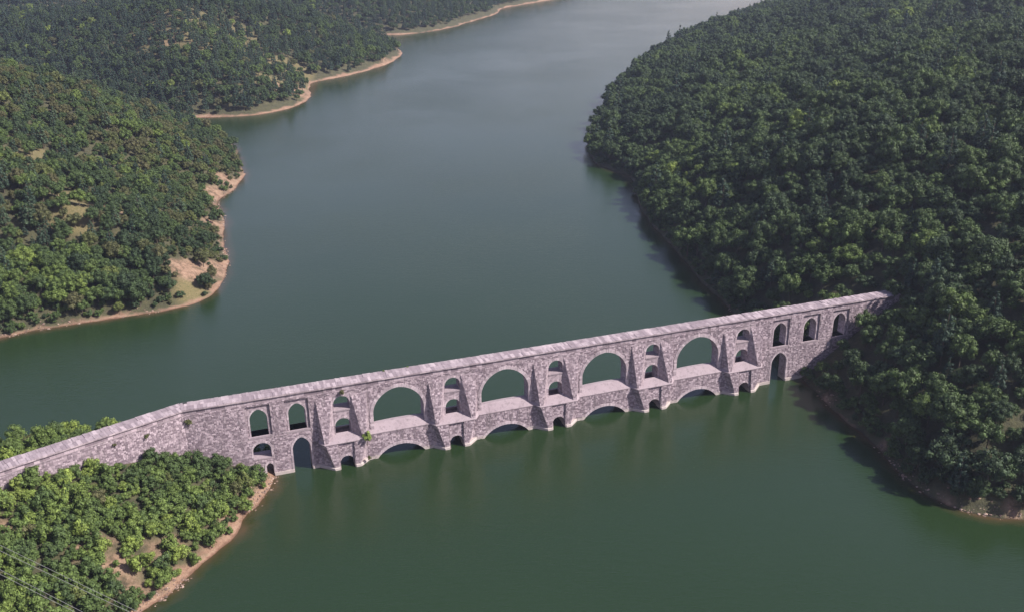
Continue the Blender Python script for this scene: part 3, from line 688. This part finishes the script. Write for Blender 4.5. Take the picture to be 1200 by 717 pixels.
def stuff(name, kind, ids):
    V = np.array([[T[i][2], T[i][3], T[i][4]] for i in ids], np.float32); me = bpy.data.meshes.new(name); me.vertices.add(len(V)); me.vertices.foreach_set('co', V.ravel())
    for nm, ty, k in (('idx', 'INT', 1), ('tint', 'FLOAT', 7), ('rotz', 'FLOAT', 6), ('scl', 'FLOAT', 5), ('sclz', 'FLOAT', 9)):
        a_ = me.attributes.new(nm, ty, 'POINT'); a_.data.foreach_set('value', np.array([T[i][k] for i in ids], np.int32 if ty == 'INT' else np.float32))
    tc = bpy.data.collections.new(kind+'_templates')
    for j, (_, _, w_) in enumerate(TPL[kind]): tc.objects.link(bpy.data.objects.new(f'{kind}_{chr(97+j)}', w_))
    ng = bpy.data.node_groups.new(name+'_scatter', 'GeometryNodeTree')
    ng.interface.new_socket('Geometry', in_out='INPUT', socket_type='NodeSocketGeometry'); ng.interface.new_socket('Geometry', in_out='OUTPUT', socket_type='NodeSocketGeometry')
    N = ng.nodes.new; L = ng.links.new
    gi = N('NodeGroupInput'); go = N('NodeGroupOutput'); ci = N('GeometryNodeCollectionInfo'); ci.inputs['Collection'].default_value = tc
    ci.inputs['Separate Children'].default_value = True; ci.inputs['Reset Children'].default_value = True
    ip = N('GeometryNodeInstanceOnPoints'); ip.inputs['Pick Instance'].default_value = True
    def na(nm, ty):
        n_ = N('GeometryNodeInputNamedAttribute'); n_.data_type = ty; n_.inputs['Name'].default_value = nm; return n_.outputs['Attribute']
    cx = N('ShaderNodeCombineXYZ'); L(na('rotz', 'FLOAT'), cx.inputs['Z'])
    L(gi.outputs[0], ip.inputs['Points']); L(ci.outputs[0], ip.inputs['Instance']); L(na('idx', 'INT'), ip.inputs['Instance Index'])
    L(cx.outputs[0], ip.inputs['Rotation']); sx_ = N('ShaderNodeCombineXYZ'); L(na('scl', 'FLOAT'), sx_.inputs['X']); L(na('scl', 'FLOAT'), sx_.inputs['Y']); L(na('sclz', 'FLOAT'), sx_.inputs['Z']); L(sx_.outputs[0], ip.inputs['Scale']); L(ip.outputs[0], go.inputs[0])
    o = bpy.data.objects.new(name, me); o['kind'] = 'stuff'; link(o)
    md = o.modifiers.new('scatter', 'NODES'); md.node_group = ng
    return o
for nm, kind in (('broadleaf_forest', 'broadleaf_tree'), ('pine_woodland', 'pine_tree'), ('scrub', 'shrub')):
    ids = [i for i in range(len(T)) if T[i][0] == kind and not single[i]]
    if ids: stuff(nm, kind, ids)
print('plants', len(T), 'single', int(single.sum()))

# ------------------------------------------------------------------ loose rocks along the shores
t = NT('shore_rock'); g_ = t.n('ShaderNodeNewGeometry')
c = t.ramp(g_.outputs['Random Per Island'], [(0, (.10, .07, .055)), (.4, (.20, .13, .10)), (.8, (.30, .20, .155)), (1, (.38, .29, .24))])
ROCK = t.surf(t.n('ShaderNodeBsdfPrincipled', {'Base Color': c, 'Roughness': .9}).outputs[0])
V = []; F = []; n0 = 0; tries = 0
cand = [(rng.uniform(-110, -52, 26000), rng.uniform(120, 222, 26000), 0), (rng.uniform(-190, -98, 30000), rng.uniform(270, 470, 30000), 1), (rng.uniform(55, 150, 26000), rng.uniform(170, 330, 26000), 4)]
for cx_, cy_, li in cand:
    d_ = sample(GD[li], cx_, cy_); z_ = sample(GZ, cx_, cy_)
    keep = (d_ > -.8) & (d_ < 4.5*rng.random(d_.shape)**1.5+.4) & (fbm(cx_, cy_, 9, 2, 77) > -.12)
    for x_, y_, zz_ in list(zip(cx_[keep], cy_[keep], z_[keep]))[:1100]:
        r_ = .08+.34*rng.random()**3
        v_ = IV*r_*rng.uniform(.65, 1.25, (len(IV), 1))*np.array([rng.uniform(.8, 1.4), rng.uniform(.8, 1.4), rng.uniform(.45, .8)])+np.array([x_, y_, max(zz_, -.1)+r_*.1])
        V.append(v_); F.append(IF+n0); n0 += len(IV)
obj('shore_rocks', mesh_from('shore_rocks', np.concatenate(V), np.concatenate(F)), ROCK, kind='stuff')
# plants rooted in the masonry
def wall_plant(s, o, z, sc_, tint, label, ti):
    x, y = b2w(s, o); plant('shrub', ti, (x, y, z), sc_, random.uniform(0, 6), tint, label, 'plant', None)
wall_plant(5.1, 2.75, 6.3, 1.0, .72, 'yellow-green bush growing from the ledge of the leftmost pyramidal pier', 2)
wall_plant(-35.6, .1, 17.4, .6, .92, 'brownish weed growing on the aqueduct wall under the bend of its top', 4)
wall_plant(.4, .5, 18.9, .5, .97, 'dry brown weed above the small upper arch of the leftmost pier', 5)
wall_plant(5.3, 3.0, 1.2, .42, .9, 'brown tuft low on the leftmost pyramidal pier close to the water', 6)
wall_plant(11.5, -3.5, 21.4, .2, .6, 'tiny green tuft on the far deck edge left of the leftmost big arch', 3)
wall_plant(17.6, -3.5, 21.4, .2, .6, 'tiny green tuft on the far edge of the deck above the leftmost big arch', 7)
wx_, wy_, _z = wing((BEND-9, -.1, 0)); wall_plant(wx_, -wy_, 17.6, .5, .9, 'brownish weed on the sloping left wall just left of its bend', 1)
wx_, wy_, _z = wing((BEND-16, -.1, 0)); wall_plant(wx_, -wy_, 18.2, .38, .95, 'small dry weed farthest left on the pink left wall', 8)

# ------------------------------------------------------------------ power cables
def cable(p, q, sag, r, label):
    cu = bpy.data.curves.new('power_cable', 'CURVE'); cu.dimensions = '3D'; cu.bevel_depth = r; cu.bevel_resolution = 1
    sp = cu.splines.new('POLY'); n = 40; sp.points.add(n)
    for i in range(n+1):
        u = i/n; c_ = Vector(p).lerp(Vector(q), u); sp.points[i].co = (c_.x, c_.y, c_.z-sag*4*u*(1-u), 1)
    o = bpy.data.objects.new('power_cable', cu); COL.objects.link(o)
    me = bpy.data.meshes.new_from_object(o.evaluated_get(bpy.context.evaluated_depsgraph_get())); bpy.data.objects.remove(o)
    me.materials.clear(); me.name = 'power_cable'
    tag(obj('power_cable', me, CABLE), label, 'cable', 'power cables over the near left bank')
for p_, q_, l_ in (((-143.8, 147.7, 58), (26.8, 47.1, 58), 'upper strand of the higher pair of pale power cables at the lower left'),
                   ((-145, 146.6, 58), (28.5, 46.4, 58), 'lower strand of the higher pair of pale power cables at the lower left'),
                   ((-129.5, 136.4, 58), (9.7, 53.2, 58), 'upper strand of the lower pair of pale power cables in the bottom left corner'),
                   ((-126.5, 133.5, 58), (7.9, 54.2, 58), 'lower strand of the lower pair of pale power cables in the bottom left corner')):
    cable(p_, q_, .25, .025, l_)


# ------------------------------------------------------------------ haze
HAZE = .00010
if HAZE:
    hz = boxes_mesh('haze', [box8(-2560, 2560, -560, 2560, -12, 190)])
    t = NT('haze_air'); v = t.n('ShaderNodeVolumePrincipled', {'Color': (.68, .76, 1.0, 1), 'Density': HAZE, 'Anisotropy': .2})
    t.t.links.new(v.outputs[0], t.out.inputs['Volume'])
    obj('haze', hz, t.m, kind='stuff')
